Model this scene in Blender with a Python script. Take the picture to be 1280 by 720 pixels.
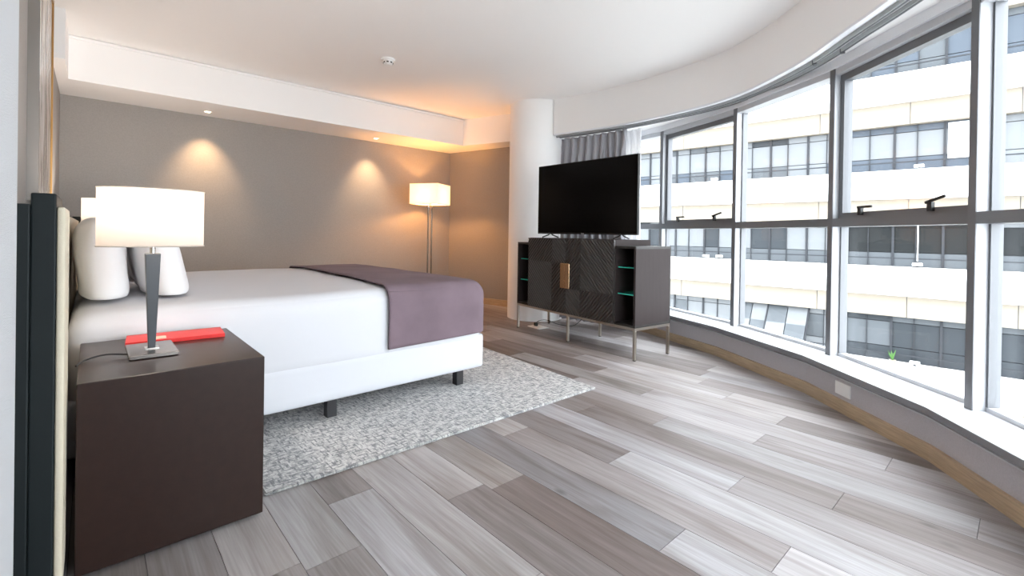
import bpy, bmesh, math, random
from mathutils import Vector, Matrix, noise

for o in list(bpy.data.objects):
    bpy.data.objects.remove(o, do_unlink=True)
scene = bpy.context.scene
COL = scene.collection
random.seed(7)

# ------------------------------------------------------------------ camera
F, PIT, ROL, CY, YW, CAMZ = 581.8, .0043, .0152, 294.97, .8361, 1.0
_cp, _sp, _cr, _sr = math.cos(PIT), math.sin(PIT), math.cos(ROL), math.sin(ROL)
_A = Matrix(((math.sin(YW), -math.cos(YW), 0), (math.cos(YW), math.sin(YW), 0), (0, 0, 1)))
_B = Matrix(((1, 0, 0), (0, _cp, -_sp), (0, _sp, _cp)))
_C = Matrix(((_cr, 0, _sr), (0, 1, 0), (-_sr, 0, _cr)))
_M = _C @ _B @ _A
cam = bpy.data.objects.new('camera', bpy.data.cameras.new('camera'))
COL.objects.link(cam)
cam.data.sensor_width = 36
cam.data.lens = F * 36 / 1280
cam.data.shift_y = (CY - 360) / 1280
cam.data.clip_start = .02
_r, _f, _u = _M[0], _M[1], _M[2]
cam.matrix_world = Matrix(((_r[0], _u[0], -_f[0], 0), (_r[1], _u[1], -_f[1], 0), (_r[2], _u[2], -_f[2], CAMZ), (0, 0, 0, 1)))
scene.camera = cam

# ------------------------------------------------------------------ world: bright overcast sky, no sun
world = bpy.data.worlds.new('overcast')
scene.world = world
world.use_nodes = True
bg = world.node_tree.nodes['Background']
bg.inputs[0].default_value = (.91, .955, 1.0, 1)
bg.inputs[1].default_value = 4.8
scene.view_settings.view_transform = 'Standard'
scene.view_settings.look = 'None'
scene.view_settings.gamma = 1
scene.view_settings.use_curve_mapping = False
scene.view_settings.exposure = 0.95
scene.cycles.use_denoising = True
scene.cycles.max_bounces = 16
scene.cycles.diffuse_bounces = 10
scene.cycles.transparent_max_bounces = 24
scene.cycles.sample_clamp_indirect = 8

# ------------------------------------------------------------------ materials
def lin(v):
    v /= 255.
    return v / 12.92 if v <= .04045 else ((v + .055) / 1.055) ** 2.4
def rgb(r, g, b):
    return (lin(r), lin(g), lin(b), 1)
MATS = {}
def mat(name, col, rough=.5, metal=0., spec=.5, bump=None, emit=None, vary=None, coat=0.):
    """col: srgb 0-255; bump: (scale, strength, detail, stretch xyz); vary: (scale, amount)"""
    m = bpy.data.materials.new(name)
    m.use_nodes = True
    nt = m.node_tree
    b = nt.nodes['Principled BSDF']
    c = rgb(*col)
    b.inputs['Base Color'].default_value = c
    b.inputs['Roughness'].default_value = rough
    b.inputs['Metallic'].default_value = metal
    b.inputs['Specular IOR Level'].default_value = spec
    b.inputs['Coat Weight'].default_value = coat
    if emit:
        b.inputs['Emission Color'].default_value = rgb(*emit[0])
        b.inputs['Emission Strength'].default_value = emit[1]
    if bump or vary:
        tc = nt.nodes.new('ShaderNodeTexCoord')
    if bump:
        mp = nt.nodes.new('ShaderNodeMapping')
        st = bump[3] if len(bump) > 3 else (1, 1, 1)
        mp.inputs['Scale'].default_value = st
        nz = nt.nodes.new('ShaderNodeTexNoise')
        nz.inputs['Scale'].default_value = bump[0]
        nz.inputs['Detail'].default_value = bump[2] if len(bump) > 2 else 3
        bp = nt.nodes.new('ShaderNodeBump')
        bp.inputs['Strength'].default_value = bump[1]
        bp.inputs['Distance'].default_value = .004
        nt.links.new(tc.outputs['Object'], mp.inputs[0])
        nt.links.new(mp.outputs[0], nz.inputs['Vector'])
        nt.links.new(nz.outputs['Fac'], bp.inputs['Height'])
        nt.links.new(bp.outputs[0], b.inputs['Normal'])
    if vary:
        mp2 = nt.nodes.new('ShaderNodeMapping')
        mp2.inputs['Scale'].default_value = vary[2] if len(vary) > 2 else (1, 1, 1)
        n2 = nt.nodes.new('ShaderNodeTexNoise')
        n2.inputs['Scale'].default_value = vary[0]
        n2.inputs['Detail'].default_value = 5
        rp = nt.nodes.new('ShaderNodeValToRGB')
        a = vary[1]
        rp.color_ramp.elements[0].color = (c[0] * (1 - a), c[1] * (1 - a), c[2] * (1 - a), 1)
        rp.color_ramp.elements[1].color = (min(1, c[0] * (1 + a)), min(1, c[1] * (1 + a)), min(1, c[2] * (1 + a)), 1)
        rp.color_ramp.elements[0].position = .3
        rp.color_ramp.elements[1].position = .7
        nt.links.new(tc.outputs['Object'], mp2.inputs[0])
        nt.links.new(mp2.outputs[0], n2.inputs['Vector'])
        nt.links.new(n2.outputs['Fac'], rp.inputs[0])
        nt.links.new(rp.outputs[0], b.inputs['Base Color'])
    MATS[name] = m
    return m

mat('ceiling_white', (246, 245, 244), .9)
mat('plaster_white', (244, 243, 242), .85)
mat('wallpaper_taupe', (152, 147, 143), .85, bump=(260, .25, 2, (1, 1, .6)), vary=(90, .05))
mat('wallpaper_grey', (186, 183, 187), .8, bump=(300, .3, 2), vary=(160, .06))
mat('wallpaper_light', (198, 201, 205), .8, bump=(60, .5, 3, (1, 1, 12)))
mat('aluminium', (196, 198, 202), .42, .0, .5)
mat('aluminium_dark', (112, 114, 118), .4, .25, .5)  # also paints the room-side shade of the mullion fronts
mat('sill_nose', (128, 129, 133), .5)  # same metal as the sill top, its shade put into the colour
mat('sill_white', (232, 234, 238), .35)
mat('oak', (184, 162, 134), .45, vary=(9, .16, (1, 1, 14)))
mat('subfloor', (60, 58, 56), .9)
mat('dark_wood', (42, 28, 24), .3, vary=(30, .14, (1, 6, 1)), spec=.35)
mat('headboard_dark', (22, 29, 31), .6, spec=.25)
mat('headboard_cushion', (205, 196, 176), .7, bump=(180, .2))
mat('linen_white', (206, 207, 212), .85, bump=(7, .12, 3))
mat('linen_base', (206, 208, 214), .8)
mat('pillow_white', (222, 221, 222), .85, bump=(9, .25, 3))
mat('throw_mauve', (112, 96, 104), .95, bump=(40, .3, 4), vary=(5, .13))
mat('black_wood', (45, 45, 48), .4)
mat('console_dark', (38, 35, 34), .42)
mat('console_side', (54, 47, 47), .5, spec=.15, vary=(40, .06, (1, 1, .1)))
mat('ridge_dark', (56, 52, 50), .38)
mat('nickel', (196, 190, 180), .28, 1.)
mat('lamp_base', (150, 144, 140), .25, 1.)
mat('pole_nickel', (120, 112, 104), .25, 1.)
mat('chrome', (205, 203, 200), .12, 1.)
mat('brass', (212, 178, 142), .25, 1.)
mat('glass_shelf', (60, 190, 170), .1)
mat('tv_black', (10, 10, 11), .35)
mat('tv_screen', (3, 3, 4), .2, spec=.1)
mat('tv_logo', (190, 190, 190), .4)
mat('lamp_stem', (62, 66, 72), .35)
mat('cable_black', (22, 22, 24), .5)
mat('red_leather', (205, 40, 38), .45, bump=(120, .25))
mat('label_plate', (214, 190, 170), .5)
mat('page_white', (235, 230, 220), .8)
mat('plate_white', (238, 238, 236), .4)
mat('plastic_black', (18, 18, 19), .4)
mat('curtain_grey', (168, 168, 174), .85, bump=(200, .2))
mat('detector_white', (242, 242, 240), .4)
mat('track_metal', (168, 170, 172), .35, .3)
mat('track_dark', (84, 86, 90), .5)
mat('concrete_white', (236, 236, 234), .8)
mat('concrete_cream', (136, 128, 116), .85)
mat('facade_frame', (52, 54, 58), .5, spec=.1)
mat('pane_dark', (52, 56, 60), .3, spec=.08)
mat('pane_darkest', (36, 38, 39), .3, spec=.05)
mat('pane_blue', (72, 79, 88), .3, spec=.1)
mat('pane_mid', (80, 84, 88), .3, spec=.1)
mat('pane_light', (108, 111, 114), .3, spec=.1)
mat('panel_white', (236, 236, 236), .6)
mat('street', (176, 176, 174), .9)
mat('leaf_green', (62, 104, 44), .6)
mat('picture_frame', (190, 188, 186), .2, 1.)
mat('picture_gilt', (170, 130, 80), .35, 1.)

def shader_glass():
    m = bpy.data.materials.new('window_glass')
    m.use_nodes = True
    nt = m.node_tree
    nt.nodes.clear()
    out = nt.nodes.new('ShaderNodeOutputMaterial')
    tr = nt.nodes.new('ShaderNodeBsdfTransparent')
    tr.inputs[0].default_value = (.97, .98, .98, 1)
    gl = nt.nodes.new('ShaderNodeBsdfGlossy')
    gl.inputs['Roughness'].default_value = .02
    lw = nt.nodes.new('ShaderNodeLayerWeight')
    lw.inputs[0].default_value = .5
    pw = nt.nodes.new('ShaderNodeMath'); pw.operation = 'POWER'; pw.inputs[1].default_value = 5
    ma = nt.nodes.new('ShaderNodeMath'); ma.operation = 'MULTIPLY_ADD'; ma.inputs[1].default_value = .5; ma.inputs[2].default_value = .02
    nt.links.new(lw.outputs['Facing'], pw.inputs[0])
    nt.links.new(pw.outputs[0], ma.inputs[0])
    mx = nt.nodes.new('ShaderNodeMixShader')
    nt.links.new(ma.outputs[0], mx.inputs[0])
    nt.links.new(tr.outputs[0], mx.inputs[1])
    nt.links.new(gl.outputs[0], mx.inputs[2])
    nt.links.new(mx.outputs[0], out.inputs[0])
    MATS['window_glass'] = m
shader_glass()

def shader_shade(name, col, emit, strength):
    m = bpy.data.materials.new(name)
    m.use_nodes = True
    nt = m.node_tree
    nt.nodes.clear()
    out = nt.nodes.new('ShaderNodeOutputMaterial')
    df = nt.nodes.new('ShaderNodeBsdfDiffuse')
    df.inputs[0].default_value = rgb(*col)
    tl = nt.nodes.new('ShaderNodeBsdfTranslucent')
    tl.inputs[0].default_value = rgb(*col)
    mx = nt.nodes.new('ShaderNodeMixShader')
    mx.inputs[0].default_value = .5
    em = nt.nodes.new('ShaderNodeEmission')
    em.inputs[0].default_value = rgb(*emit)
    em.inputs[1].default_value = strength
    ad = nt.nodes.new('ShaderNodeAddShader')
    nt.links.new(df.outputs[0], mx.inputs[1])
    nt.links.new(tl.outputs[0], mx.inputs[2])
    nt.links.new(mx.outputs[0], ad.inputs[0])
    nt.links.new(em.outputs[0], ad.inputs[1])
    nt.links.new(ad.outputs[0], out.inputs[0])
    MATS[name] = m
shader_shade('shade_linen', (192, 188, 184), (255, 238, 220), .06)
shader_shade('shade_white', (240, 236, 230), (255, 240, 222), .10)

def shader_sheer():
    m = bpy.data.materials.new('sheer_white')
    m.use_nodes = True
    nt = m.node_tree
    nt.nodes.clear()
    out = nt.nodes.new('ShaderNodeOutputMaterial')
    df = nt.nodes.new('ShaderNodeBsdfDiffuse')
    df.inputs[0].default_value = rgb(240, 240, 242)
    tl = nt.nodes.new('ShaderNodeBsdfTranslucent')
    tl.inputs[0].default_value = rgb(240, 240, 242)
    tp = nt.nodes.new('ShaderNodeBsdfTransparent')
    m1 = nt.nodes.new('ShaderNodeMixShader'); m1.inputs[0].default_value = .5
    m2 = nt.nodes.new('ShaderNodeMixShader'); m2.inputs[0].default_value = .3
    nt.links.new(df.outputs[0], m1.inputs[1]); nt.links.new(tl.outputs[0], m1.inputs[2])
    nt.links.new(m1.outputs[0], m2.inputs[1]); nt.links.new(tp.outputs[0], m2.inputs[2])
    nt.links.new(m2.outputs[0], out.inputs[0])
    MATS['sheer_white'] = m
shader_sheer()

def shader_plank():
    m = bpy.data.materials.new('vinyl_plank')
    m.use_nodes = True
    nt = m.node_tree
    N = nt.nodes; L = nt.links
    b = N['Principled BSDF']
    b.inputs['Roughness'].default_value = .4
    b.inputs['Specular IOR Level'].default_value = .32
    tc = N.new('ShaderNodeTexCoord'); oi = N.new('ShaderNodeObjectInfo')
    sc = N.new('ShaderNodeVectorMath'); sc.operation = 'SCALE'
    cx = N.new('ShaderNodeCombineXYZ')
    L.new(oi.outputs['Random'], cx.inputs[0]); L.new(oi.outputs['Random'], cx.inputs[1]); L.new(oi.outputs['Random'], cx.inputs[2])
    L.new(cx.outputs[0], sc.inputs[0]); sc.inputs['Scale'].default_value = 37.
    ad = N.new('ShaderNodeVectorMath'); ad.operation = 'ADD'
    L.new(tc.outputs['Object'], ad.inputs[0]); L.new(sc.outputs[0], ad.inputs[1])
    def nz(scale, stretch, detail=6, dist=0.):
        mp = N.new('ShaderNodeMapping'); mp.inputs['Scale'].default_value = stretch
        n = N.new('ShaderNodeTexNoise'); n.inputs['Scale'].default_value = scale; n.inputs['Detail'].default_value = detail
        n.inputs['Distortion'].default_value = dist
        L.new(ad.outputs[0], mp.inputs[0]); L.new(mp.outputs[0], n.inputs['Vector'])
        return n.outputs['Fac']
    def ramp(fac, p0, c0, p1, c1):
        r = N.new('ShaderNodeValToRGB')
        r.color_ramp.elements[0].position = p0; r.color_ramp.elements[0].color = c0
        r.color_ramp.elements[1].position = p1; r.color_ramp.elements[1].color = c1
        L.new(fac, r.inputs[0]); return r.outputs[0]
    def mixc(kind, fac, a, bb):
        x = N.new('ShaderNodeMix'); x.data_type = 'RGBA'; x.blend_type = kind
        x.inputs['Factor'].default_value = fac
        L.new(a, x.inputs['A']); L.new(bb, x.inputs['B']); return x.outputs['Result']
    fine = ramp(nz(150, (1, .03, 1), 5, .2), .28, (.82, .805, .795, 1), .7, (1.06, 1.06, 1.06, 1))
    broad = ramp(nz(11, (1, .1, 1), 5, .9), .36, (.72, .68, .655, 1), .58, (1.05, 1.05, 1.06, 1))
    patch = ramp(nz(2.4, (1.4, .5, 1), 3), .35, (.88, .86, .85, 1), .65, (1.08, 1.08, 1.09, 1))
    mp = N.new('ShaderNodeMapping'); mp.inputs['Scale'].default_value = (1, .1, 1)
    wv = N.new('ShaderNodeTexWave'); wv.wave_type = 'RINGS'; wv.rings_direction = 'Z'
    wv.inputs['Scale'].default_value = 9; wv.inputs['Distortion'].default_value = 5; wv.inputs['Detail'].default_value = 3
    wv.inputs['Detail Scale'].default_value = 2.2
    L.new(ad.outputs[0], mp.inputs[0]); L.new(mp.outputs[0], wv.inputs['Vector'])
    ring = ramp(wv.outputs['Fac'], .0, (.90, .88, .87, 1), .45, (1.02, 1.02, 1.02, 1))
    # knots
    mpk = N.new('ShaderNodeMapping'); mpk.inputs['Scale'].default_value = (3.2, 1.5, 1)
    vo = N.new('ShaderNodeTexVoronoi'); vo.inputs['Scale'].default_value = 1.25
    L.new(ad.outputs[0], mpk.inputs[0]); L.new(mpk.outputs[0], vo.inputs['Vector'])
    knot = ramp(vo.outputs['Distance'], .015, (.5, .48, .47, 1), .07, (1, 1, 1, 1))
    c = mixc('MULTIPLY', 1, oi.outputs['Color'], fine)
    c = mixc('MULTIPLY', 1, c, broad)
    c = mixc('MULTIPLY', .8, c, patch)
    c = mixc('MULTIPLY', .6, c, ring)
    c = mixc('MULTIPLY', .8, c, knot)
    L.new(c, b.inputs['Base Color'])
    bp = N.new('ShaderNodeBump'); bp.inputs['Strength'].default_value = .12; bp.inputs['Distance'].default_value = .002
    L.new(nz(60, (1, .045, 1), 6), bp.inputs['Height']); L.new(bp.outputs[0], b.inputs['Normal'])
    MATS['vinyl_plank'] = m
shader_plank()

def shader_rug():
    m = bpy.data.materials.new('rug_weave')
    m.use_nodes = True
    nt = m.node_tree; N = nt.nodes; L = nt.links
    b = N['Principled BSDF']; b.inputs['Roughness'].default_value = 1; b.inputs['Specular IOR Level'].default_value = .1
    tc = N.new('ShaderNodeTexCoord')
    def dash(inc, stretch, seed):
        sn = N.new('ShaderNodeVectorMath'); sn.operation = 'SNAP'; sn.inputs[1].default_value = inc
        mp = N.new('ShaderNodeMapping'); mp.inputs['Scale'].default_value = stretch; mp.inputs['Location'].default_value = (seed, seed * 2, 0)
        n = N.new('ShaderNodeTexNoise'); n.inputs['Scale'].default_value = 1; n.inputs['Detail'].default_value = 2
        L.new(tc.outputs['Object'], sn.inputs[0]); L.new(sn.outputs[0], mp.inputs[0]); L.new(mp.outputs[0], n.inputs['Vector']); return n.outputs['Fac']
    a = dash((.0065, .0015, 1), (105, 19, 1), 3.1); c = dash((.0015, .0065, 1), (19, 105, 1), 7.7)
    dn = N.new('ShaderNodeTexNoise'); dn.inputs['Scale'].default_value = 260; dn.inputs['Detail'].default_value = 2
    L.new(tc.outputs['Object'], dn.inputs['Vector']); d = dn.outputs['Fac']
    mx = N.new('ShaderNodeMath'); mx.operation = 'MAXIMUM'; L.new(a, mx.inputs[0]); L.new(c, mx.inputs[1])
    av = N.new('ShaderNodeMath'); av.operation = 'MULTIPLY_ADD'; L.new(d, av.inputs[0]); av.inputs[1].default_value = .3; L.new(mx.outputs[0], av.inputs[2])
    r = N.new('ShaderNodeValToRGB')
    r.color_ramp.elements[0].position = .60; r.color_ramp.elements[0].color = rgb(214, 213, 211)
    r.color_ramp.elements[1].position = .80; r.color_ramp.elements[1].color = rgb(134, 135, 138)
    L.new(av.outputs[0], r.inputs[0]); L.new(r.outputs[0], b.inputs['Base Color'])
    bp = N.new('ShaderNodeBump'); bp.inputs['Strength'].default_value = .6; bp.inputs['Distance'].default_value = .006
    L.new(d, bp.inputs['Height']); L.new(bp.outputs[0], b.inputs['Normal'])
    MATS['rug_weave'] = m
shader_rug()

def shader_marble():
    m = bpy.data.materials.new('picture_print')
    m.use_nodes = True
    nt = m.node_tree; N = nt.nodes; L = nt.links
    b = N['Principled BSDF']; b.inputs['Roughness'].default_value = .25
    tc = N.new('ShaderNodeTexCoord'); mp = N.new('ShaderNodeMapping'); mp.inputs['Scale'].default_value = (1, 1.5, .35)
    n = N.new('ShaderNodeTexNoise'); n.inputs['Scale'].default_value = 5; n.inputs['Detail'].default_value = 8; n.inputs['Distortion'].default_value = 1.5
    r = N.new('ShaderNodeValToRGB')
    r.color_ramp.elements[0].position = .38; r.color_ramp.elements[0].color = rgb(112, 96, 88)
    r.color_ramp.elements[1].position = .62; r.color_ramp.elements[1].color = rgb(206, 200, 196)
    L.new(tc.outputs['Object'], mp.inputs[0]); L.new(mp.outputs[0], n.inputs['Vector']); L.new(n.outputs['Fac'], r.inputs[0]); L.new(r.outputs[0], b.inputs['Base Color'])
    MATS['picture_print'] = m
shader_marble()

# ------------------------------------------------------------------ helpers
WM = {}
def wmat(o):
    return WM.get(o.name, Matrix())
def empty(name, loc=(0, 0, 0), rz=0., parent=None):
    o = bpy.data.objects.new(name, None)
    COL.objects.link(o)
    o.empty_display_size = .05
    o.location = loc
    o.rotation_euler = (0, 0, rz)
    WM[o.name] = Matrix.Translation(loc) @ Matrix.Rotation(rz, 4, 'Z')
    if parent:
        o.parent = parent
    return o
def tag(o, label=None, cat=None, group=None, kind=None):
    if label: o['label'] = label
    if cat: o['category'] = cat
    if group: o['group'] = group
    if kind: o['kind'] = kind
    return o
def obj(name, bm, m, parent=None, smooth=False, local=False, angle=None):
    """links bm as ONE mesh object; world coordinates unless local (then the parent's)"""
    if parent is not None and not local:
        bm.transform(wmat(parent).inverted())
    bmesh.ops.recalc_face_normals(bm, faces=bm.faces)
    me = bpy.data.meshes.new(name)
    bm.to_mesh(me)
    bm.free()
    if isinstance(m, (list, tuple)):
        for k in m: me.materials.append(MATS[k])
    else:
        me.materials.append(MATS[m])
    if smooth:
        me.polygons.foreach_set('use_smooth', [True] * len(me.polygons))
        if angle:
            me.set_sharp_from_angle(angle=math.radians(angle))
    o = bpy.data.objects.new(name, me)
    COL.objects.link(o)
    if parent is not None:
        o.parent = parent
        WM[o.name] = wmat(parent)
    return o
def struct(name, bm, m, **k):
    o = obj(name, bm, m, **k)
    o['kind'] = 'structure'
    return o
def box(bm, x0, x1, y0, y1, z0, z1, bev=0., seg=2, M=None):
    vs = [bm.verts.new((x, y, z)) for z in (z0, z1) for y in (y0, y1) for x in (x0, x1)]
    fs = [bm.faces.new([vs[i] for i in q]) for q in ((0, 2, 3, 1), (4, 5, 7, 6), (0, 1, 5, 4), (2, 6, 7, 3), (0, 4, 6, 2), (1, 3, 7, 5))]
    if M is not None:
        for v in vs: v.co = M @ v.co
    if bev > 0:
        es = set(e for f in fs for e in f.edges)
        bmesh.ops.bevel(bm, geom=list(es), offset=bev, segments=seg, profile=.5, affect='EDGES')
    return bm
def BX(*a, **k):
    return box(bmesh.new(), *a, **k)
def prism(bm, poly, z0, z1):
    lo = [bm.verts.new((p[0], p[1], z0)) for p in poly]
    hi = [bm.verts.new((p[0], p[1], z1)) for p in poly]
    n = len(poly)
    bm.faces.new(lo[::-1]); bm.faces.new(hi)
    for i in range(n):
        bm.faces.new((lo[i], lo[(i + 1) % n], hi[(i + 1) % n], hi[i]))
    return bm
def PR(poly, z0, z1):
    return prism(bmesh.new(), poly, z0, z1)
def lathe(bm, prof, c=(0, 0, 0), n=32):
    rings = []
    for r, z in prof:
        if r < 1e-6:
            rings.append([bm.verts.new((c[0], c[1], c[2] + z))])
        else:
            rings.append([bm.verts.new((c[0] + r * math.cos(2 * math.pi * k / n), c[1] + r * math.sin(2 * math.pi * k / n), c[2] + z)) for k in range(n)])
    for a, b in zip(rings, rings[1:]):
        for k in range(n):
            q = [a[k % len(a)], a[(k + 1) % len(a)], b[(k + 1) % len(b)], b[k % len(b)]]
            u = []
            for v in q:
                if v not in u: u.append(v)
            if len(u) > 2: bm.faces.new(u)
    return bm
def LA(prof, c=(0, 0, 0), n=32):
    return lathe(bmesh.new(), prof, c, n)
def tube(bm, pts, r, n=8):
    pts = [Vector(p) for p in pts]
    rings = []
    for i, p in enumerate(pts):
        t = (pts[min(i + 1, len(pts) - 1)] - pts[max(i - 1, 0)]).normalized()
        a = t.cross(Vector((0, 0, 1)))
        if a.length < 1e-3: a = t.cross(Vector((1, 0, 0)))
        a.normalize(); b = t.cross(a)
        rings.append([bm.verts.new(p + (a * math.cos(2 * math.pi * k / n) + b * math.sin(2 * math.pi * k / n)) * r) for k in range(n)])
    for a, b in zip(rings, rings[1:]):
        for k in range(n):
            bm.faces.new((a[k], a[(k + 1) % n], b[(k + 1) % n], b[k]))
    bm.faces.new(rings[0][::-1]); bm.faces.new(rings[-1])
    return bm
def TU(pts, r, n=8):
    return tube(bmesh.new(), pts, r, n)
def catmull(P, k=8):
    P = [Vector(p) for p in P]
    out = []
    for i in range(len(P) - 1):
        p0, p1, p2, p3 = P[max(i - 1, 0)], P[i], P[i + 1], P[min(i + 2, len(P) - 1)]
        for s in range(k):
            t = s / k
            out.append(.5 * ((2 * p1) + (p2 - p0) * t + (2 * p0 - 5 * p1 + 4 * p2 - p3) * t * t + (3 * p1 - p0 - 3 * p2 + p3) * t ** 3))
    out.append(P[-1])
    return out
def ribbon(bm, A, B, z0, z1):
    """solid band between two plan curves A and B (same length)"""
    n = len(A)
    R = [[bm.verts.new((p[0], p[1], z)) for p, z in ((a, z0), (a, z1), (b, z1), (b, z0))] for a, b in zip(A, B)]
    for i in range(n - 1):
        for k in range(4):
            bm.faces.new((R[i][k], R[i][(k + 1) % 4], R[i + 1][(k + 1) % 4], R[i + 1][k]))
    bm.faces.new(R[0]); bm.faces.new(R[-1][::-1])
    return bm
def clip_poly(poly, region):
    """Sutherland-Hodgman: poly clipped to a convex counter-clockwise region"""
    out = poly
    n = len(region)
    for i in range(n):
        a, b = region[i], region[(i + 1) % n]
        def side(p): return (b[0] - a[0]) * (p[1] - a[1]) - (b[1] - a[1]) * (p[0] - a[0])
        inp, out = out, []
        for j in range(len(inp)):
            p, q = inp[j], inp[(j + 1) % len(inp)]
            sp, sq = side(p), side(q)
            if sp >= 0: out.append(p)
            if (sp >= 0) != (sq >= 0):
                t = sp / (sp - sq)
                out.append((p[0] + (q[0] - p[0]) * t, p[1] + (q[1] - p[1]) * t))
        if len(out) < 3: return []
    return out
def softbox(x0, x1, y0, y1, z0, z1, r, nx=28, ny=28, nz=12, crown=0., wob=0., seed=0.):
    """rounded box with a gently crowned, uneven top"""
    bm = bmesh.new()
    def grid(n):
        # denser towards both ends so the rounding is smooth
        return [.5 - .5 * math.cos(math.pi * i / n) for i in range(n + 1)]
    gx, gy, gz = grid(nx), grid(ny), grid(nz)
    cache = {}
    def V(i, j, k):
        if (i, j, k) in cache: return cache[(i, j, k)]
        p = Vector((x0 + (x1 - x0) * gx[i], y0 + (y1 - y0) * gy[j], z0 + (z1 - z0) * gz[k]))
        q = Vector((min(max(p.x, x0 + r), x1 - r), min(max(p.y, y0 + r), y1 - r), min(max(p.z, z0 + r), z1 - r)))
        d = p - q
        if d.length > 1e-9: p = q + d.normalized() * r
        if crown:
            p.z += crown * math.sin(math.pi * gx[i]) ** .5 * math.sin(math.pi * gy[j]) ** .5 * max(0, (p.z - z0) / (z1 - z0))
        if wob:
            p += Vector((0, 0, 1)) * wob * noise.noise(Vector((p.x * 3 + seed, p.y * 3, p.z * 2)))
            p += Vector((0, 1, 0)) * wob * .6 * noise.noise(Vector((p.x * 4, p.y * 2 + seed, p.z * 5 + 9)))
        cache[(i, j, k)] = bm.verts.new(p)
        return cache[(i, j, k)]
    for i in range(nx):
        for j in range(ny):
            bm.faces.new((V(i, j, 0), V(i, j + 1, 0), V(i + 1, j + 1, 0), V(i + 1, j, 0)))
            bm.faces.new((V(i, j, nz), V(i + 1, j, nz), V(i + 1, j + 1, nz), V(i, j + 1, nz)))
    for i in range(nx):
        for k in range(nz):
            bm.faces.new((V(i, 0, k), V(i + 1, 0, k), V(i + 1, 0, k + 1), V(i, 0, k + 1)))
            bm.faces.new((V(i, ny, k), V(i, ny, k + 1), V(i + 1, ny, k + 1), V(i + 1, ny, k)))
    for j in range(ny):
        for k in range(nz):
            bm.faces.new((V(0, j, k), V(0, j, k + 1), V(0, j + 1, k + 1), V(0, j + 1, k)))
            bm.faces.new((V(nx, j, k), V(nx, j + 1, k), V(nx, j + 1, k + 1), V(nx, j, k + 1)))
    return bm

# ------------------------------------------------------------------ plan of the room
CEIL, SOF = 2.55, 2.195
XL, YF = -.22, 5.83                        # left wall, far wall
RING = [(4.467, 4.456), (4.457, 3.526), (4.276, 2.614), (3.928, 1.743), (3.444, .947), (2.83, .275), (2.076, -.279), (1.238, -.683), (.34, -.924)]
RING = [Vector((x, y)) for x, y in RING]
def bay_n(i):
    d = (RING[i + 1] - RING[i]).normalized()
    return d, Vector((-d.y, d.x))
def off(i, o):
    """ring vertex i moved outwards by o (mitred)"""
    ns = [bay_n(k)[1] for k in (i - 1, i) if 0 <= k < len(RING) - 1]
    m = sum(ns, Vector((0, 0))).normalized()
    return RING[i] + m * (o / m.dot(ns[0]))
outer = [off(i, .3) for i in range(len(RING))]
ROOM = [(-.7, YF + .15), (-.7, -1.2)] + [(p.x, p.y) for p in reversed(outer)] + [(4.77, YF + .15)]   # counter-clockwise

# floor: slab with single planks
floor = struct('floor', PR(ROOM, -.25, -.008), 'subfloor')
inner = [off(i, .1) for i in range(len(RING))]
REG = [(XL, YF), (XL, -1.0)] + [(p.x, p.y) for p in reversed(inner)] + [(4.5, YF)]
PW, PL, PX0 = .1735, 1.22, .476
ENDS = {0: 1.41, 1: 1.70, 2: .95, 3: .22, 4: 1.39, 5: .77, 6: .50, 7: 1.22, 8: .78, 9: .47, 10: .10, 11: .88, 12: 1.62, 13: 2.11, 14: 1.25}
TONES = [(176, 170, 168), (160, 152, 149), (188, 184, 183), (150, 139, 133), (170, 166, 166), (182, 175, 170), (141, 128, 121), (166, 157, 151)]
SET = {(4, -1): (132, 116, 107), (4, 0): (170, 160, 152), (3, 0): (147, 136, 130), (3, -1): (184, 180, 179), (5, 0): (150, 146, 147), (5, -1): (180, 178, 178), (1, -1): (180, 178, 178), (1, 0): (150, 140, 134),
       (0, -1): (158, 152, 149), (0, 0): (172, 168, 165), (2, 0): (176, 170, 166), (2, -1): (170, 160, 152), (6, 0): (162, 152, 148), (7, 0): (146, 136, 132), (7, -1): (186, 184, 184), (8, 0): (178, 176, 178), (9, 0): (148, 136, 130), (9, 1): (146, 134, 127),
       (10, 1): (150, 138, 131), (10, 0): (164, 160, 158), (11, 1): (132, 118, 110), (11, 2): (176, 168, 162), (12, 0): (160, 154, 148), (12, 1): (134, 120, 112)}
rnd = random.Random(4)
for row in range(-5, 25):
    xa = PX0 + row * PW
    e0 = ENDS.get(row, rnd.uniform(0, PL))
    k0 = -4
    for k in range(k0, 7):
        ya = e0 + k * PL
        g = .0009
        poly = clip_poly([(xa + g, ya + g), (xa + PW - g, ya + g), (xa + PW - g, ya + PL - g), (xa + g, ya + PL - g)], REG)
        tone = rnd.choice(TONES); j = rnd.uniform(.95, 1.05)
        if len(poly) < 3: continue
        bm = PR(poly, -.008, 0.0)
        p = obj('plank', bm, 'vinyl_plank', floor)
        tone = SET.get((row, k), tone)
        tone = tuple(v * .94 for v in tone)
        gy = sum(tone) / 3
        tone = tuple(gy + (v - gy) * .62 + dv for v, dv in zip(tone, (0, 0, 2)))
        c = rgb(*tone)
        p.color = (c[0] * j, c[1] * j, c[2] * j, 1)

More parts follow.
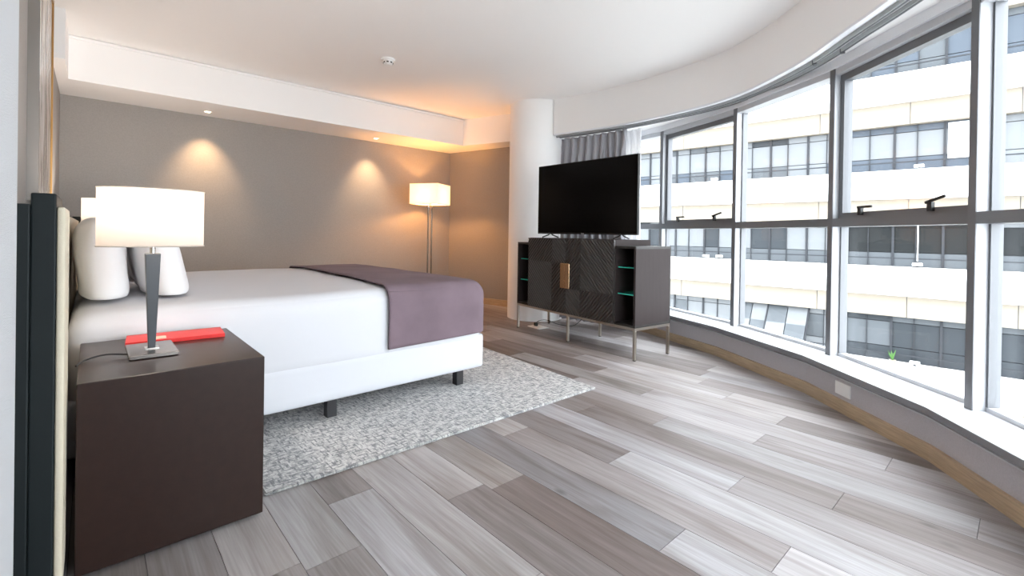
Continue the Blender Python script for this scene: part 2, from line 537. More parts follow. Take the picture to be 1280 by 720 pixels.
# ceiling slab, soffits
struct('ceiling', PR(ROOM, CEIL, CEIL + .25), 'ceiling_white')
sof = struct('ceiling_soffit', PR([(XL, YF), (XL, 5.19), (3.76, 5.19), (4.08, 4.25), (4.5, 4.25), (4.5, YF)], SOF, CEIL), 'plaster_white')
tag(sof, 'white dropped soffit running along the taupe far wall')
struct('trim_1', BX(-.15, 3.77, 5.172, 5.19, CEIL - .028, CEIL - .004, bev=.004), 'plaster_white')
struct('ceiling_downstand', BX(XL, -.15, 4.6, 5.19, SOF, CEIL), 'plaster_white')

# walls
struct('wall_far', BX(XL - .15, 4.6, YF, YF + .15, -.1, CEIL), 'wallpaper_taupe')
wl = struct('wall_left', BX(XL - .15, XL, 1.2, YF, -.1, CEIL), 'wallpaper_taupe')
struct('wall_pier', BX(-.6, -.098, -1.2, 1.2, -.1, CEIL, bev=.004), 'wallpaper_light')
struct('wall_rear', BX(-.098, .36, -1.15, -.95, -.1, CEIL), 'wallpaper_light')
struct('wall_corner', PR([(3.99, YF), (4.39, 4.2), (4.62, 4.2), (4.62, YF)], -.1, CEIL), 'wallpaper_taupe')
struct('wall_alcove', PR([RING[0], RING[1], off(1, .26), off(0, .26)], -.1, CEIL), 'plaster_white')
# oak baseboard in the corner
d = Vector((.4, -1.63)).normalized(); nn = Vector((d.y, -d.x))
a0 = Vector((3.99, YF)); a1 = Vector((4.33, 4.445))
if nn.x > 0: nn = -nn
struct('baseboard_corner', PR([a0 + nn * .015, a1 + nn * .015, a1, a0], 0, .085), 'oak')
struct('baseboard_far', BX(XL, 3.985, YF - .015, YF, 0, .085), 'oak')
# round column
col = struct('column', LA([(0, 0), (.33, 0), (.33, CEIL), (0, CEIL)], (4.0, 4.0, 0), 64), 'plaster_white', smooth=True, angle=40)

# curved bulkhead over the windows
CURVE = catmull([(3.72, 4.35), (3.925, 3.66), (4.035, 2.93), (4.01, 2.22), (3.865, 1.63), (3.475, 1.07), (3.06, .68), (2.78, .43), (2.02, -.2), (1.2, -.59), (.31, -.83)], 10)
CEN = Vector((-.3, 3.9))
def solve_centre():
    a, b, c = RING[2], RING[4], RING[6]
    d_ = 2 * (a.x * (b.y - c.y) + b.x * (c.y - a.y) + c.x * (a.y - b.y))
    ux = ((a.x ** 2 + a.y ** 2) * (b.y - c.y) + (b.x ** 2 + b.y ** 2) * (c.y - a.y) + (c.x ** 2 + c.y ** 2) * (a.y - b.y)) / d_
    uy = ((a.x ** 2 + a.y ** 2) * (c.x - b.x) + (b.x ** 2 + b.y ** 2) * (a.x - c.x) + (c.x ** 2 + c.y ** 2) * (b.x - a.x)) / d_
    return Vector((ux, uy))
CEN = solve_centre()
RAD = (RING[3] - CEN).length
BULK = 2.15
BCURVE = [p for p in CURVE if not (p.x > 3.6 and p.y > 3.72)]
OUT = [CEN + (Vector(p[:2]) - CEN).normalized() * (RAD + .27) for p in BCURVE]
bulk = struct('ceiling_bulkhead', ribbon(bmesh.new(), BCURVE, OUT, BULK, CEIL), 'plaster_white', smooth=True, angle=35)
def shift(C, o):
    res = []
    for i, p in enumerate(C):
        t = (Vector(C[min(i + 1, len(C) - 1)][:2]) - Vector(C[max(i - 1, 0)][:2])).normalized()
        res.append(Vector(p[:2]) + Vector((-t.y, t.x)) * o)
    return res
struct('trim_2', ribbon(bmesh.new(), shift(BCURVE, -.006), shift(BCURVE, .03), BULK - .012, BULK + .004), 'sill_white', smooth=True, angle=35)
ct = empty('curtain_track', (3.47, 1.07, BULK))
tag(ct, 'double grey curtain track curving along the window bulkhead', 'curtain track')
for o_, w_ in ((.055, .024), (.115, .024)):
    r_ = obj('rail', ribbon(bmesh.new(), shift(BCURVE, o_), shift(BCURVE, o_ + w_), BULK - .024, BULK - .001), 'track_metal', ct, smooth=True, angle=35)
    obj('rail_slot', ribbon(bmesh.new(), shift(BCURVE, o_ + w_ * .3), shift(BCURVE, o_ + w_ * .7), BULK - .026, BULK - .023), 'track_dark', r_)
for fr in (.47, .50):
    k = int(len(BCURVE) * fr)
    p = shift(BCURVE, .067 if fr < .49 else .127)[k]
    obj('track_bracket', BX(p.x - .012, p.x + .012, p.y - .012, p.y + .012, BULK - .034, BULK - .006, bev=.003), 'track_dark', ct)

# window ring
SILL, T0, T1, HEAD = .245, 1.077, 1.13, 2.055
wr = struct('wall_right', BX(0, .001, 0, .001, -.3, -.299), 'wallpaper_grey') if False else None
apr = bmesh.new()
for i in range(1, len(RING) - 1):
    prism(apr, [RING[i], RING[i + 1], off(i + 1, .27), off(i, .27)], -.24, SILL - .03)
struct('wall_right', apr, 'wallpaper_grey')
bb = tag(empty('baseboard_right', (3.44, .95, 0)), kind='structure')
for i in range(1, len(RING) - 1):
    obj('baseboard_board', PR([off(i, -.016), off(i + 1, -.016), RING[i + 1], RING[i]], 0.0005, .074), 'oak', bb)
OPER = {2, 4, 6}
WNAME = {}
def bar(i, o0, o1, z0, z1, t0=0., t1=0.):
    """bar along bay i between offsets o0 and o1, ends pulled in by t0,t1"""
    d_, n_ = bay_n(i)
    a, b = off(i, o0) + d_ * t0, off(i + 1, o0) - d_ * t1
    c, e = off(i + 1, o1) - d_ * t1, off(i, o1) + d_ * t0
    return PR([a, b, c, e], z0, z1)
for i in range(1, len(RING) - 1):
    d_, n_ = bay_n(i)
    mid = (RING[i] + RING[i + 1]) / 2 + n_ * .2
    w = tag(empty('window_%d' % i, (mid.x, mid.y, SILL)), kind='structure')
    # sill slab, nose and bead; one metal, lit top and shaded nose put into colour
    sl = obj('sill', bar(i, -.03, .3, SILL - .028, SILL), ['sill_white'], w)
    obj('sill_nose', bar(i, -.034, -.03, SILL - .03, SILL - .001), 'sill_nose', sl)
    obj('sill_bead', bar(i, -.016, 0, SILL - .052, SILL - .046), 'aluminium', w)
    obj('frame_bottom', bar(i, .2, .25, SILL, SILL + .02), 'aluminium', w)
    obj('frame_head', bar(i, .15, .25, HEAD, HEAD + .04), 'aluminium', w)
    obj('head_fascia', bar(i, .13, .27, HEAD + .04, BULK + .01), 'sill_white', w)
    obj('transom', bar(i, .145, .25, T0, T1, .018, .018), 'aluminium_dark', w)
    # mullion at the near joint of this bay: one metal, room face coloured as in shade, pale flanks
    m_ = (off(i + 1, 1) - RING[i + 1]).normalized(); t_ = Vector((-m_.y, m_.x))
    c0 = RING[i + 1] + m_ * .148; c1 = RING[i + 1] + m_ * .25
    hw = .020
    mu = obj('mullion', PR([c0 + t_ * hw, c1 + t_ * hw, c1 - t_ * hw, c0 - t_ * hw], SILL, HEAD + .04), 'aluminium', w)
    c2 = RING[i + 1] + m_ * .143
    obj('mullion_shaded_face', PR([c2 + t_ * hw, c0 + t_ * hw, c0 - t_ * hw, c2 - t_ * hw], SILL, HEAD + .04), 'aluminium_dark', mu)
    if i == 1:
        m_ = (off(i, 1) - RING[i]).normalized(); t_ = Vector((-m_.y, m_.x))
        c0 = RING[i] + m_ * .145; c1 = RING[i] + m_ * .25
        obj('mullion', PR([c0 + t_ * hw, c1 + t_ * hw, c1 - t_ * hw, c0 - t_ * hw], SILL, HEAD + .04), 'aluminium', w)
    # panes
    for e_, q_ in ((0, .02), (1, .02)):
        a_ = off(i, .2) + d_ * .02 if e_ == 0 else off(i + 1, .2) - d_ * .032
        b_ = off(i, .25) + d_ * .02 if e_ == 0 else off(i + 1, .25) - d_ * .032
        for zA, zB in ((SILL + .02, T0),) + (() if i in OPER else ((T1, HEAD),)):
            obj('jamb', PR([a_, a_ + d_ * .012, b_ + d_ * .012, b_], zA, zB), 'aluminium_dark', w)
    obj('lower_pane', bar(i, .228, .234, SILL + .02, T0, .02, .02), 'window_glass', w)
    if i in OPER:
        s0, s1, sw = .185, .236, .045
        sb = bmesh.new()
        def sashbar(za, zb, ta, tb):
            a, b = off(i, s0) + d_ * ta, off(i + 1, s0) - d_ * tb
            c, e = off(i + 1, s1) - d_ * tb, off(i, s1) + d_ * ta
            prism(sb, [a, b, c, e], za, zb)
        sashbar(T1, T1 + sw * .8, .022, .022)
        sashbar(HEAD - sw, HEAD, .022, .022)
        Lb = (off(i + 1, s0) - off(i, s0)).length
        sashbar(T1 + sw * .8, HEAD - sw, .022, Lb - .022 - sw * .8)
        sashbar(T1 + sw * .8, HEAD - sw, Lb - .022 - sw * .8, .022)
        sash = obj('sash', sb, 'aluminium_dark', w)
        obj('upper_pane', bar(i, .208, .214, T1 + sw * .8, HEAD - sw, .022 + sw * .8, .022 + sw * .8), 'window_glass', sash)
        for fr, tilt in ((.24, 0.), (.74, .25)):
            p = off(i, s0) * (1 - fr) + off(i + 1, s0) * fr
            R = Matrix.Translation((p.x, p.y, T1 + .028)) @ Matrix(((d_.x, -n_.x, 0, 0), (d_.y, -n_.y, 0, 0), (0, 0, 1, 0), (0, 0, 0, 1)))
            hb = bmesh.new()
            box(hb, -.013, .013, 0, .022, -.012, .034, bev=.003, M=R)
            box(hb, -.012, .1, .014, .026, .028, .042, bev=.003, M=R @ Matrix.Rotation(-tilt, 4, 'Y'))
            obj('window_handle', hb, 'plastic_black', sash)
    else:
        obj('upper_pane', bar(i, .228, .234, T1, HEAD, .02, .02), 'window_glass', w)

# ------------------------------------------------------------------ the building opposite
FP = Vector((19.57, 11.02)); FU = Vector((.108, -.994)).normalized(); FN = Vector((-FU.y, FU.x))
if FN.x > 0: FN = -FN                       # towards our room
bld = empty('office_building', (FP.x + FU.x * 5, FP.y + FU.y * 5, -14), 0)
tag(bld, 'white office building with long ribbon windows outside the glazing', 'building')
def fpt(u, o): return FP + FU * u + FN * o
def fbox(bm, u0, u1, o0, o1, z0, z1):
    prism(bm, [fpt(u0, o0), fpt(u1, o0), fpt(u1, o1), fpt(u0, o1)], z0, z1)
    return bm
STOREY = 3.28
U0, U1 = -14, 26
VIS0, VIS1 = -3.6, 13.2
fb = bmesh.new()
fbox(fb, U0, U1, -9, -.45, -14, 12.5)
obj('core', fb, 'pane_darkest', bld)
frnd = random.Random(11)
PANEC = {}
def pane_tone(row, k, part):
    # visible pattern of blinds and bare glass, storey by storey
    r = frnd.random()
    if row == 2:      # level with the eye
        tbl = {-1: 'l', 0: 'l', 1: 'l', 2: 'd', 3: 'l', 4: 'l', 5: 'D', 6: 'D', 7: 'l', 8: 'l', 9: 'l', 10: 'D', 11: 'D', 12: 'D', 13: 'D', 14: 'D', 15: 'l'}
        t = tbl.get(k, 'l' if r < .5 else 'D')
        if part == 'low': return 'pane_mid'
        if part == 'top' and t == 'd': return 'pane_light'
        return {'l': 'pane_light', 'd': 'pane_dark', 'D': 'pane_dark' if k < 8 else 'pane_darkest'}[t]
    if row == 1:      # storey above
        if 10 <= k <= 15:
            return {'top': 'pane_blue', 'mid': 'pane_light', 'low': 'pane_blue'}[part]
        if k in (1, 2, 5, 6, -1):
            return {'top': 'pane_mid' if k < 3 else 'pane_dark', 'mid': 'pane_light', 'low': 'pane_mid'}[part]
        return 'pane_light' if part != 'low' or k % 3 else 'pane_blue'
    if row == 3:      # storey below
        if k >= 12: return {'top': 'pane_mid', 'mid': 'pane_dark', 'low': 'pane_dark'}[part]
        if k in (10, 11): return {'top': 'pane_dark', 'mid': 'pane_mid', 'low': 'pane_dark'}[part]
        return 'pane_light' if part == 'top' or r < .6 else 'pane_mid'
    return 'pane_blue' if r < .5 else 'pane_mid'
MOD, UB = 1.285, .25
for row in range(-1, 6):
    gt = 4.93 - STOREY * (row - 1)          # top of this storey's glass
    gb = gt - 1.57
    pb = bmesh.new(); fbox(pb, U0, U1, -.3, .25, gb - .97, gb)
    sp = obj('parapet', pb, 'concrete_white', bld)
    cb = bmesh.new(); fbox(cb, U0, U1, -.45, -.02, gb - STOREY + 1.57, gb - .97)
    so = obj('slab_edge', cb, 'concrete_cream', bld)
    for k in range(-1, 5):
        u = UB + .4 + k * MOD * 2
        jb = bmesh.new(); fbox(jb, u, u + .015, -.02, -.012, gb - STOREY + 1.57, gb - .97)
        obj('panel_joint', jb, 'facade_frame', so)
    rb = bmesh.new(); fbox(rb, U0, U1, -.02, .02, gb + .27, gb + .31)
    obj('guard_rail', rb, 'facade_frame', bld)
    if row < 0 or row > 3:
        gbm = bmesh.new(); fbox(gbm, U0, U1, -.4, -.3, gb, gt)
        obj('glass_band', gbm, 'pane_blue', bld)
        continue
    for a, b in ((U0, VIS0), (VIS1, U1)):
        gbm = bmesh.new(); fbox(gbm, a, b, -.4, -.3, gb, gt)
        obj('glass_band', gbm, 'pane_mid', bld)
    k = -6
    while True:
        ua = UB + (k // 2) * MOD + (0 if k % 2 == 0 else .6)
        ub_ = UB + (k // 2) * MOD + (.6 if k % 2 == 0 else MOD)
        k += 1
        if ub_ < VIS0: continue
        if ua > VIS1: break
        thick = .035 if (k - 1) % 2 == 0 else .012
        kk = k - 1
        zz = [gb, gb + .48, gb + 1.34, gt]
        for part, za, zb in (('low', zz[0], zz[1]), ('mid', zz[1], zz[2]), ('top', zz[2], zz[3])):
            gbm = bmesh.new(); fbox(gbm, max(ua, VIS0) + thick, min(ub_, VIS1) - .012, -.36, -.3, za + .012, zb - .012)
            obj('pane', gbm, pane_tone(row, kk, part), bld)
        mb = bmesh.new(); fbox(mb, ua - thick, ua + thick, -.36, -.25, gb, gt)
        obj('facade_mullion', mb, 'facade_frame', bld)
    bbm = bmesh.new(); fbox(bbm, VIS0, VIS1, -.45, -.36, gb, gt)
    obj('facade_frame_band', bbm, 'facade_frame', bld)
# a white blind panel in one opening of the storey above
gt = 4.93; wb = bmesh.new(); fbox(wb, 9.32, 10.5, -.3, -.27, gt - 1.25, gt - .06)
obj('white_panel', wb, 'panel_white', bld)
# tilted-out glass louvre on the storey below
gt3 = 4.93 - 2 * STOREY
lv = bmesh.new()
for (ua, ub_, ot) in ((3.0, 4.1, .55), (4.14, 5.5, .75)):
    for a in range(2):
        for b in range(2):
            uu0 = ua + (ub_ - ua) * a / 2 + .015; uu1 = ua + (ub_ - ua) * (a + 1) / 2 - .015
            v0, v1 = b / 2, (b + 1) / 2
            q = []
            for uu, v in ((uu0, v0), (uu1, v0), (uu1, v1), (uu0, v1)):
                o_ = -.25 + (ot + .25) * v
                p = fpt(uu, o_); q.append(Vector((p.x, p.y, gt3 - .05 - 1.2 * v)))
            pm = bmesh.new()
            nrm = (q[1] - q[0]).cross(q[3] - q[0]).normalized() * .03
            lo = [pm.verts.new(v) for v in q]; hi = [pm.verts.new(v + nrm) for v in q]
            pm.faces.new(lo); pm.faces.new(hi[::-1])
            for e in range(4): pm.faces.new((lo[e], lo[(e + 1) % 4], hi[(e + 1) % 4], hi[e]))
            obj('tilted_pane', pm, 'pane_light' if (a + b) % 2 else 'pane_mid', bld)
for e in (3.0, 4.12, 5.52):
    a = fpt(e, -.25); b = fpt(e, .7)
    obj('stay_bar', TU([(a.x, a.y, gt3 - .05), (b.x, b.y, gt3 - 1.28)], .03, 6), 'facade_frame', bld)
# floodlights and a plant on the ledges
def floodlight(u, row, label):
    gb = 4.93 - STOREY * (row - 1) - 1.57
    p = fpt(u, .1)
    t = tag(empty('floodlight', (p.x, p.y, gb)), label, 'light')
    t['group'] = 'floodlights on the ledges opposite'
    obj('bracket', BX(p.x - .03, p.x + .03, p.y - .03, p.y + .03, gb, gb + .08), 'facade_frame', t)
    obj('housing', BX(p.x - .07, p.x + .07, p.y - .13, p.y + .13, gb + .06, gb + .16, bev=.02), 'panel_white', t)
floodlight(8.62, 1, 'small white floodlight on the upper ledge opposite the awning window')
floodlight(2.05, 1, 'small white floodlight on the upper ledge opposite, far left bay')
floodlight(8.62, 2, 'small white floodlight on the middle ledge opposite, hanging cable above')
floodlight(1.75, 2, 'left of the two round white floodlights on the ledge opposite')
floodlight(2.3, 2, 'right of the two round white floodlights on the ledge opposite')
floodlight(8.6, 3, 'small white floodlight on the lowest ledge opposite beside a green plant')
p = fpt(8.62, .1)
tag(obj('hanging_cable', TU([(p.x, p.y, .3), (p.x, p.y, 1.64)], .018, 6), 'panel_white'), 'thin white cable hanging over dark windows opposite', 'cable')
p = fpt(8.03, .16); gb3 = 4.93 - 2 * STOREY - 1.57
pl = tag(empty('potted_plant', (p.x, p.y, gb3)), 'small spiky green plant on the lowest ledge opposite', 'plant')
obj('pot', LA([(0, 0), (.07, 0), (.1, .12), (.085, .12), (0, .1)], (p.x, p.y, gb3), 14), 'concrete_cream', pl, smooth=True, angle=40)
prn = random.Random(3)
for k in range(12):
    a = k * 2.4; le = prn.uniform(.18, .36); sp = prn.uniform(.06, .2)
    lb = bmesh.new()
    dx, dy = math.cos(a), math.sin(a)
    b0 = Vector((p.x, p.y, gb3 + .1)); tip = b0 + Vector((dx * sp, dy * sp, le)); md = b0.lerp(tip, .5) + Vector((0, 0, .03))
    sd = Vector((-dy, dx, 0)) * .025; th = Vector((dx, dy, 0)) * .006
    vs = [lb.verts.new(v) for v in (b0 - sd * .6, b0 + sd * .6, md + sd, tip, md - sd)]
    vs2 = [lb.verts.new(v.co + th) for v in vs]
    lb.faces.new(vs); lb.faces.new(vs2[::-1])
    for e in range(5): lb.faces.new((vs[e], vs[(e + 1) % 5], vs2[(e + 1) % 5], vs2[e]))
    obj('leaf', lb, 'leaf_green', pl)
struct('street', BX(-60, 80, -80, 80, -14.2, -14), 'street')

# ------------------------------------------------------------------ rug
def quad_in(c, k): return c
RUG = [(.49, 1.9), (2.44, 1.865), (2.66, 4.75), (.52, 4.8)]
bm = PR(RUG, .0005, .013)
bmesh.ops.bevel(bm, geom=[e for e in bm.edges], offset=.005, segments=2, affect='EDGES')
tag(obj('area_rug', bm, 'rug_weave', smooth=True, angle=50), 'pale grey woven area rug with cross-hatched pattern under the bed', 'rug')

# ------------------------------------------------------------------ bed
BY0, BY1, BX0, BX1 = 2.42, 4.36, -.068, 1.95
bed = tag(empty('bed', (.95, 3.39, 0.013)), 'large bed with white linen, white upholstered base and black legs', 'bed')
obj('base', softbox(BX0, BX1, BY0, BY1, .112, .335, .022, 20, 20, 10), 'linen_base', bed, smooth=True)
for x in (.1, .955, 1.787):
    for y in (BY0 + .04, BY1 - .04 - .055):
        z0 = .0134 if x > .5 else .0005
        obj('leg', BX(x - .026, x + .026, y, y + .052, z0, .116, bev=.003), 'black_wood', bed)
MZ = .668
obj('mattress', softbox(BX0, BX1 - .004, BY0 - .004, BY1 + .004, .255, MZ, .085, 44, 44, 18, crown=.022, wob=.006, seed=2.), 'linen_white', bed, smooth=True)
# throw
tb = softbox(BX0, BX1 + .012, BY0 - .02, BY1 + .02, .24, MZ + .014, .09, 60, 48, 20, crown=.022, wob=.007, seed=2.)
bmesh.ops.bisect_plane(tb, geom=tb.verts[:] + tb.edges[:] + tb.faces[:], plane_co=(1.245, 2.42, 0), plane_no=(-1, .024, 0), clear_outer=True)
bmesh.ops.bisect_plane(tb, geom=tb.verts[:] + tb.edges[:] + tb.faces[:], plane_co=(1.6, 0, .346), plane_no=(.02, 0, -1), clear_outer=True)
th = obj('bed_runner', tb, 'throw_mauve', None, smooth=True)
sm = th.modifiers.new('thickness', 'SOLIDIFY'); sm.thickness = .008; sm.offset = 1
tag(th, 'mauve velvet bed runner draped across the foot of the bed', 'bed runner')

# pillows
def pillow(name, label, c, size, rot, seed):
    """c: centre; size: (thickness, width, height)"""
    T, W, H = size
    n = 26
    bm = bmesh.new()
    g = {}
    for s in (1, -1):
        for i in range(n + 1):
            for j in range(n + 1):
                u = -math.cos(math.pi * i / n); v = -math.cos(math.pi * j / n)
                if s == -1 and (i in (0, n) or j in (0, n)):
                    g[(s, i, j)] = g[(1, i, j)]; continue
                t = ((1 - abs(u) ** 3.2) * (1 - abs(v) ** (3.4 if v > 0 else 7)))
                t = max(t, 0) ** .42
                pin = 1 - .05 * (1 - u * u) * abs(v) ** 4
                pin2 = 1 - .05 * (1 - v * v) * abs(u) ** 4
                x = s * T / 2 * t
                y = u * W / 2 * pin2; z = v * H / 2 * pin
                y *= 1 - .05 * abs(v) ** 6; z *= 1 - .05 * abs(u) ** 6
                x += .012 * noise.noise(Vector((y * 6 + seed, z * 6, s * 3 + seed)))
                x += T * .12 * (v * .5) * -1      # weight settles to the bottom
                p = Vector((x, y, z))
                g[(s, i, j)] = bm.verts.new(p)
        for i in range(n):
            for j in range(n):
                q = [g[(s, i, j)], g[(s, i + 1, j)], g[(s, i + 1, j + 1)], g[(s, i, j + 1)]]
                if len(set(q)) > 2: bm.faces.new(q if s == 1 else q[::-1])
    M = Matrix.Translation(c) @ Matrix.Rotation(rot[2], 4, 'Z') @ Matrix.Rotation(rot[1], 4, 'Y') @ Matrix.Rotation(rot[0], 4, 'X')
    bm.transform(M)
    for v_ in bm.verts:
        if v_.co.z < .694: v_.co.z = .694 + (v_.co.z - .694) * .04
    o = obj(name, bm, 'pillow_white', None, smooth=True)
    return tag(o, label, 'pillow', 'pillows on the bed')
pillow('pillow', 'white pillow propped upright against the headboard, nearest the camera', (.034, 2.98, .852), (.185, .74, .40), (0, -.03, 0), 1.)
pillow('pillow', 'white pillow leaning in front of the upright one, behind the table lamp stem', (.243, 3.0, .838), (.19, .74, .38), (0, -.17, .02), 5.)
pillow('pillow', 'white pillow upright against the headboard on the far side of the bed', (.034, 3.80, .852), (.185, .74, .40), (0, -.03, 0), 9.)
pillow('pillow', 'white pillow leaning outward on the far side of the bed', (.243, 3.82, .838), (.19, .74, .38), (0, -.17, -.02), 13.)

# headboard
hb = tag(empty('headboard', (-.09, 3.3, 0)), 'tall dark headboard with cream padded front behind the bed', 'headboard')
obj('back_panel', BX(-.215, -.109, 1.6, 5.1, .0005, 1.055, bev=.004), 'headboard_dark', hb)
obj('front_panel', BX(-.109, -.085, 1.88, 4.82, .0005, 1.06, bev=.004), 'headboard_dark', hb)
for ya, yb in ((1.6, 1.88), (4.82, 5.1)):
    obj('end_panel', BX(-.109, -.064, ya, yb, .0005, 1.082, bev=.004), 'headboard_dark', hb)
for ya, yb, xa, xb in ((1.603, 1.87, -.064, -.0475), (1.9, 3.355, -.085, -.072), (3.365, 4.8, -.085, -.072), (4.83, 5.097, -.064, -.0475)):
    obj('cushion', softbox(xa, xb, ya, yb, .07, 1.05, .0064, 6, 24, 24), 'headboard_cushion', hb, smooth=True)

# picture on the left wall
pc = tag(empty('framed_picture', (XL, 3.5, 1.1)), 'tall framed marbled picture on the wall over the headboard', 'picture')
pf = bmesh.new()
for (ya, yb, za, zb) in ((3.0, 3.03, 1.12, 2.36), (3.03, 3.92, 1.12, 1.15), (3.03, 3.92, 2.33, 2.36)):
    box(pf, XL + .0005, -.18, ya, yb, za, zb)
fr_ = obj('frame', pf, 'picture_frame', pc)
obj('gilt_edge', BX(XL + .0005, -.178, 3.92, 3.95, 1.12, 2.36, bev=.003), 'picture_gilt', fr_)
obj('print', BX(XL + .0005, -.186, 3.03, 3.92, 1.15, 2.33), 'picture_print', pc)

# ------------------------------------------------------------------ nightstands, lamps
def nightstand(x0, x1, y0, y1, ztop, label):
    t = tag(empty('nightstand', ((x0 + x1) / 2, (y0 + y1) / 2, 0)), label, 'nightstand', 'nightstands beside the bed')
    obj('body', BX(x0, x1, y0, y1, .016, ztop, bev=.003), 'dark_wood', t)
    for x in (x0 + .06, x1 - .06):
        for y in (y0 + .06, y1 - .06):
            obj('foot', LA([(0, .0005), (.022, .0005), (.022, .017), (0, .017)], (x, y, 0), 16), 'plastic_black', t)
    return t
nightstand(-.028, .452, 1.776, 2.398, .56, 'dark brown block nightstand in front of the bed holding the red folder')
nightstand(-.028, .452, 4.46, 5.08, .64, 'dark brown block nightstand on the far side of the bed')
def table_lamp(x, y, z, label, energy, cord):
    t = tag(empty('table_lamp', (x, y, z)), label, 'lamp', 'bedside table lamps')
    obj('base', BX(x - .068, x + .068, y - .105, y + .105, z + .0005, z + .016, bev=.003), 'lamp_base', t)
    sb = bmesh.new()
    lo = [(-.0105, -.0105), (.0105, -.0105), (.0105, .0105), (-.0105, .0105)]
    a = [sb.verts.new((x + p[0] * 1.0, y + p[1] * 1.0, z + .015)) for p in lo]
    b = [sb.verts.new((x + p[0] * 2.1, y + p[1] * 2.1, z + .352)) for p in lo]
    sb.faces.new(a[::-1]); sb.faces.new(b)
    for e in range(4): sb.faces.new((a[e], a[(e + 1) % 4], b[(e + 1) % 4], b[e]))
    bmesh.ops.bevel(sb, geom=sb.edges[:], offset=.002, segments=1, affect='EDGES')
    obj('stem', sb, 'lamp_stem', t)
    obj('stem_plate', BX(x - .02, x + .02, y - .02, y + .02, z + .0155, z + .019), 'chrome', t)
    obj('neck', LA([(0, .35), (.008, .35), (.008, .45), (0, .45)], (x, y, z), 14), 'chrome', t, smooth=True, angle=40)
    # oval drum shade, thin wall
    n = 56; A_, B_ = .152, .098
    z0, z1 = z + .377, z + .578
    hb_ = bmesh.new()
    rows = []
    for zz, k in ((z0, 1.0), (z1, 1.0), (z1, .985), (z0, .985)):
        rows.append([hb_.verts.new((x + A_ * k * math.cos(2 * math.pi * e / n), y + B_ * k * math.sin(2 * math.pi * e / n), zz)) for e in range(n)])
    for r in range(4):
        for e in range(n):
            hb_.faces.new((rows[r][e], rows[r][(e + 1) % n], rows[(r + 1) % 4][(e + 1) % n], rows[(r + 1) % 4][e]))
    sh = obj('shade', hb_, 'shade_linen', t, smooth=True, angle=40)
    for zz in (z0 + .001, z1 - .001):
        rim = [(x + A_ * 1.004 * math.cos(2 * math.pi * e / n), y + B_ * 1.004 * math.sin(2 * math.pi * e / n), zz) for e in range(n + 1)]
        obj('shade_rim', TU(rim, .0022, 6), 'shade_linen', sh, smooth=True)
    bl = obj('bulb', LA([(0, .455), (.02, .46), (.03, .49), (.02, .515), (0, .522)], (x, y, z), 16), 'bulb', t, smooth=True)
    if cord:
        obj('cord', TU(catmull(cord, 8), .003, 6), 'cable_black', t, smooth=True)
    l = bpy.data.lights.new('lamp_light', 'POINT'); l.energy = energy; l.color = (1, .88, .78); l.shadow_soft_size = .035
    lo_ = bpy.data.objects.new('lamp_light', l); COL.objects.link(lo_); lo_.parent = t; lo_.location = (0, 0, .55)
    return t
mat('bulb', (255, 235, 205), .4, emit=((255, 214, 160), 6.))
LE = 11.0
table_lamp(.162, 2.085, .56, 'lit table lamp with white oval shade on the near nightstand', LE,
           [(.1, 2.06, .567), (.04, 2.07, .574), (-.01, 2.06, .567), (-.033, 2.0, .5635)])
table_lamp(.094, 4.68, .64, 'lit table lamp glowing behind the pillows on the far nightstand', LE, None)
# red folder
bk = tag(empty('red_folder', (.26, 2.3, .56)), 'red leather folder lying on the near nightstand behind the lamp base', 'folder')
R = Matrix.Translation((.258, 2.29, .5603)) @ Matrix.Rotation(-.07, 4, 'Z')
bm = bmesh.new(); box(bm, -.158, .158, -.075, .082, .011, .0145, bev=.001, M=R); box(bm, -.158, .158, -.075, .082, 0, .0035, bev=.001, M=R); box(bm, -.158, .158, -.075, -.071, .003, .0115, M=R)
obj('cover', bm, 'red_leather', bk)
bm = bmesh.new(); box(bm, -.154, .154, -.071, .079, .0035, .011, M=R); obj('pages', bm, 'red_leather', bk)
bm = bmesh.new(); box(bm, -.09, -.035, -.055, .0, .0143, .0152, M=R); obj('name_plate', bm, 'label_plate', bk)

# floor lamp in the far corner
FLX, FLY = 3.345, 5.34
fl = tag(empty('floor_lamp', (FLX, FLY, 0)), 'lit floor lamp with square white shade in the far corner', 'lamp')
obj('base', LA([(0, .0005), (.15, .0005), (.15, .016), (.14, .022), (0, .022)], (FLX, FLY, 0), 40), 'chrome', fl, smooth=True, angle=30)
for s in (-1, 1):
    obj('pole', TU([(FLX + s * .02, FLY - s * .012, .02), (FLX + s * .02, FLY - s * .012, 1.36)], .009, 12), 'pole_nickel', fl, smooth=True, angle=40)
obj('collar', BX(FLX - .035, FLX + .035, FLY - .022, FLY + .022, 1.335, 1.365, bev=.003), 'chrome', fl)
FA = math.radians(-58 + 90) - math.radians(0)
Rf = Matrix.Translation((FLX, FLY, 0)) @ Matrix.Rotation(math.radians(31), 4, 'Z')
sh = bmesh.new()
hw, z0, z1 = .198, 1.375, 1.64
for k in range(4):
    Rk = Rf @ Matrix.Rotation(k * math.pi / 2, 4, 'Z')
    vs = [sh.verts.new(Rk @ Vector(v)) for v in ((-hw, -hw, z0), (hw, -hw, z0), (hw, -hw, z1), (-hw, -hw, z1))]
    sh.faces.new(vs)
bmesh.ops.remove_doubles(sh, verts=sh.verts, dist=.0005)
so = obj('shade', sh, 'shade_white', fl)
md = so.modifiers.new('wall', 'SOLIDIFY'); md.thickness = .003
for zz in (z0 + .002, z1 - .002):
    pts = [Rf @ Vector((sx * hw * 1.01, sy * hw * 1.01, zz)) for sx, sy in ((-1, -1), (1, -1), (1, 1), (-1, 1), (-1, -1))]
    obj('shade_rim', TU(pts, .003, 6), 'shade_linen', so)
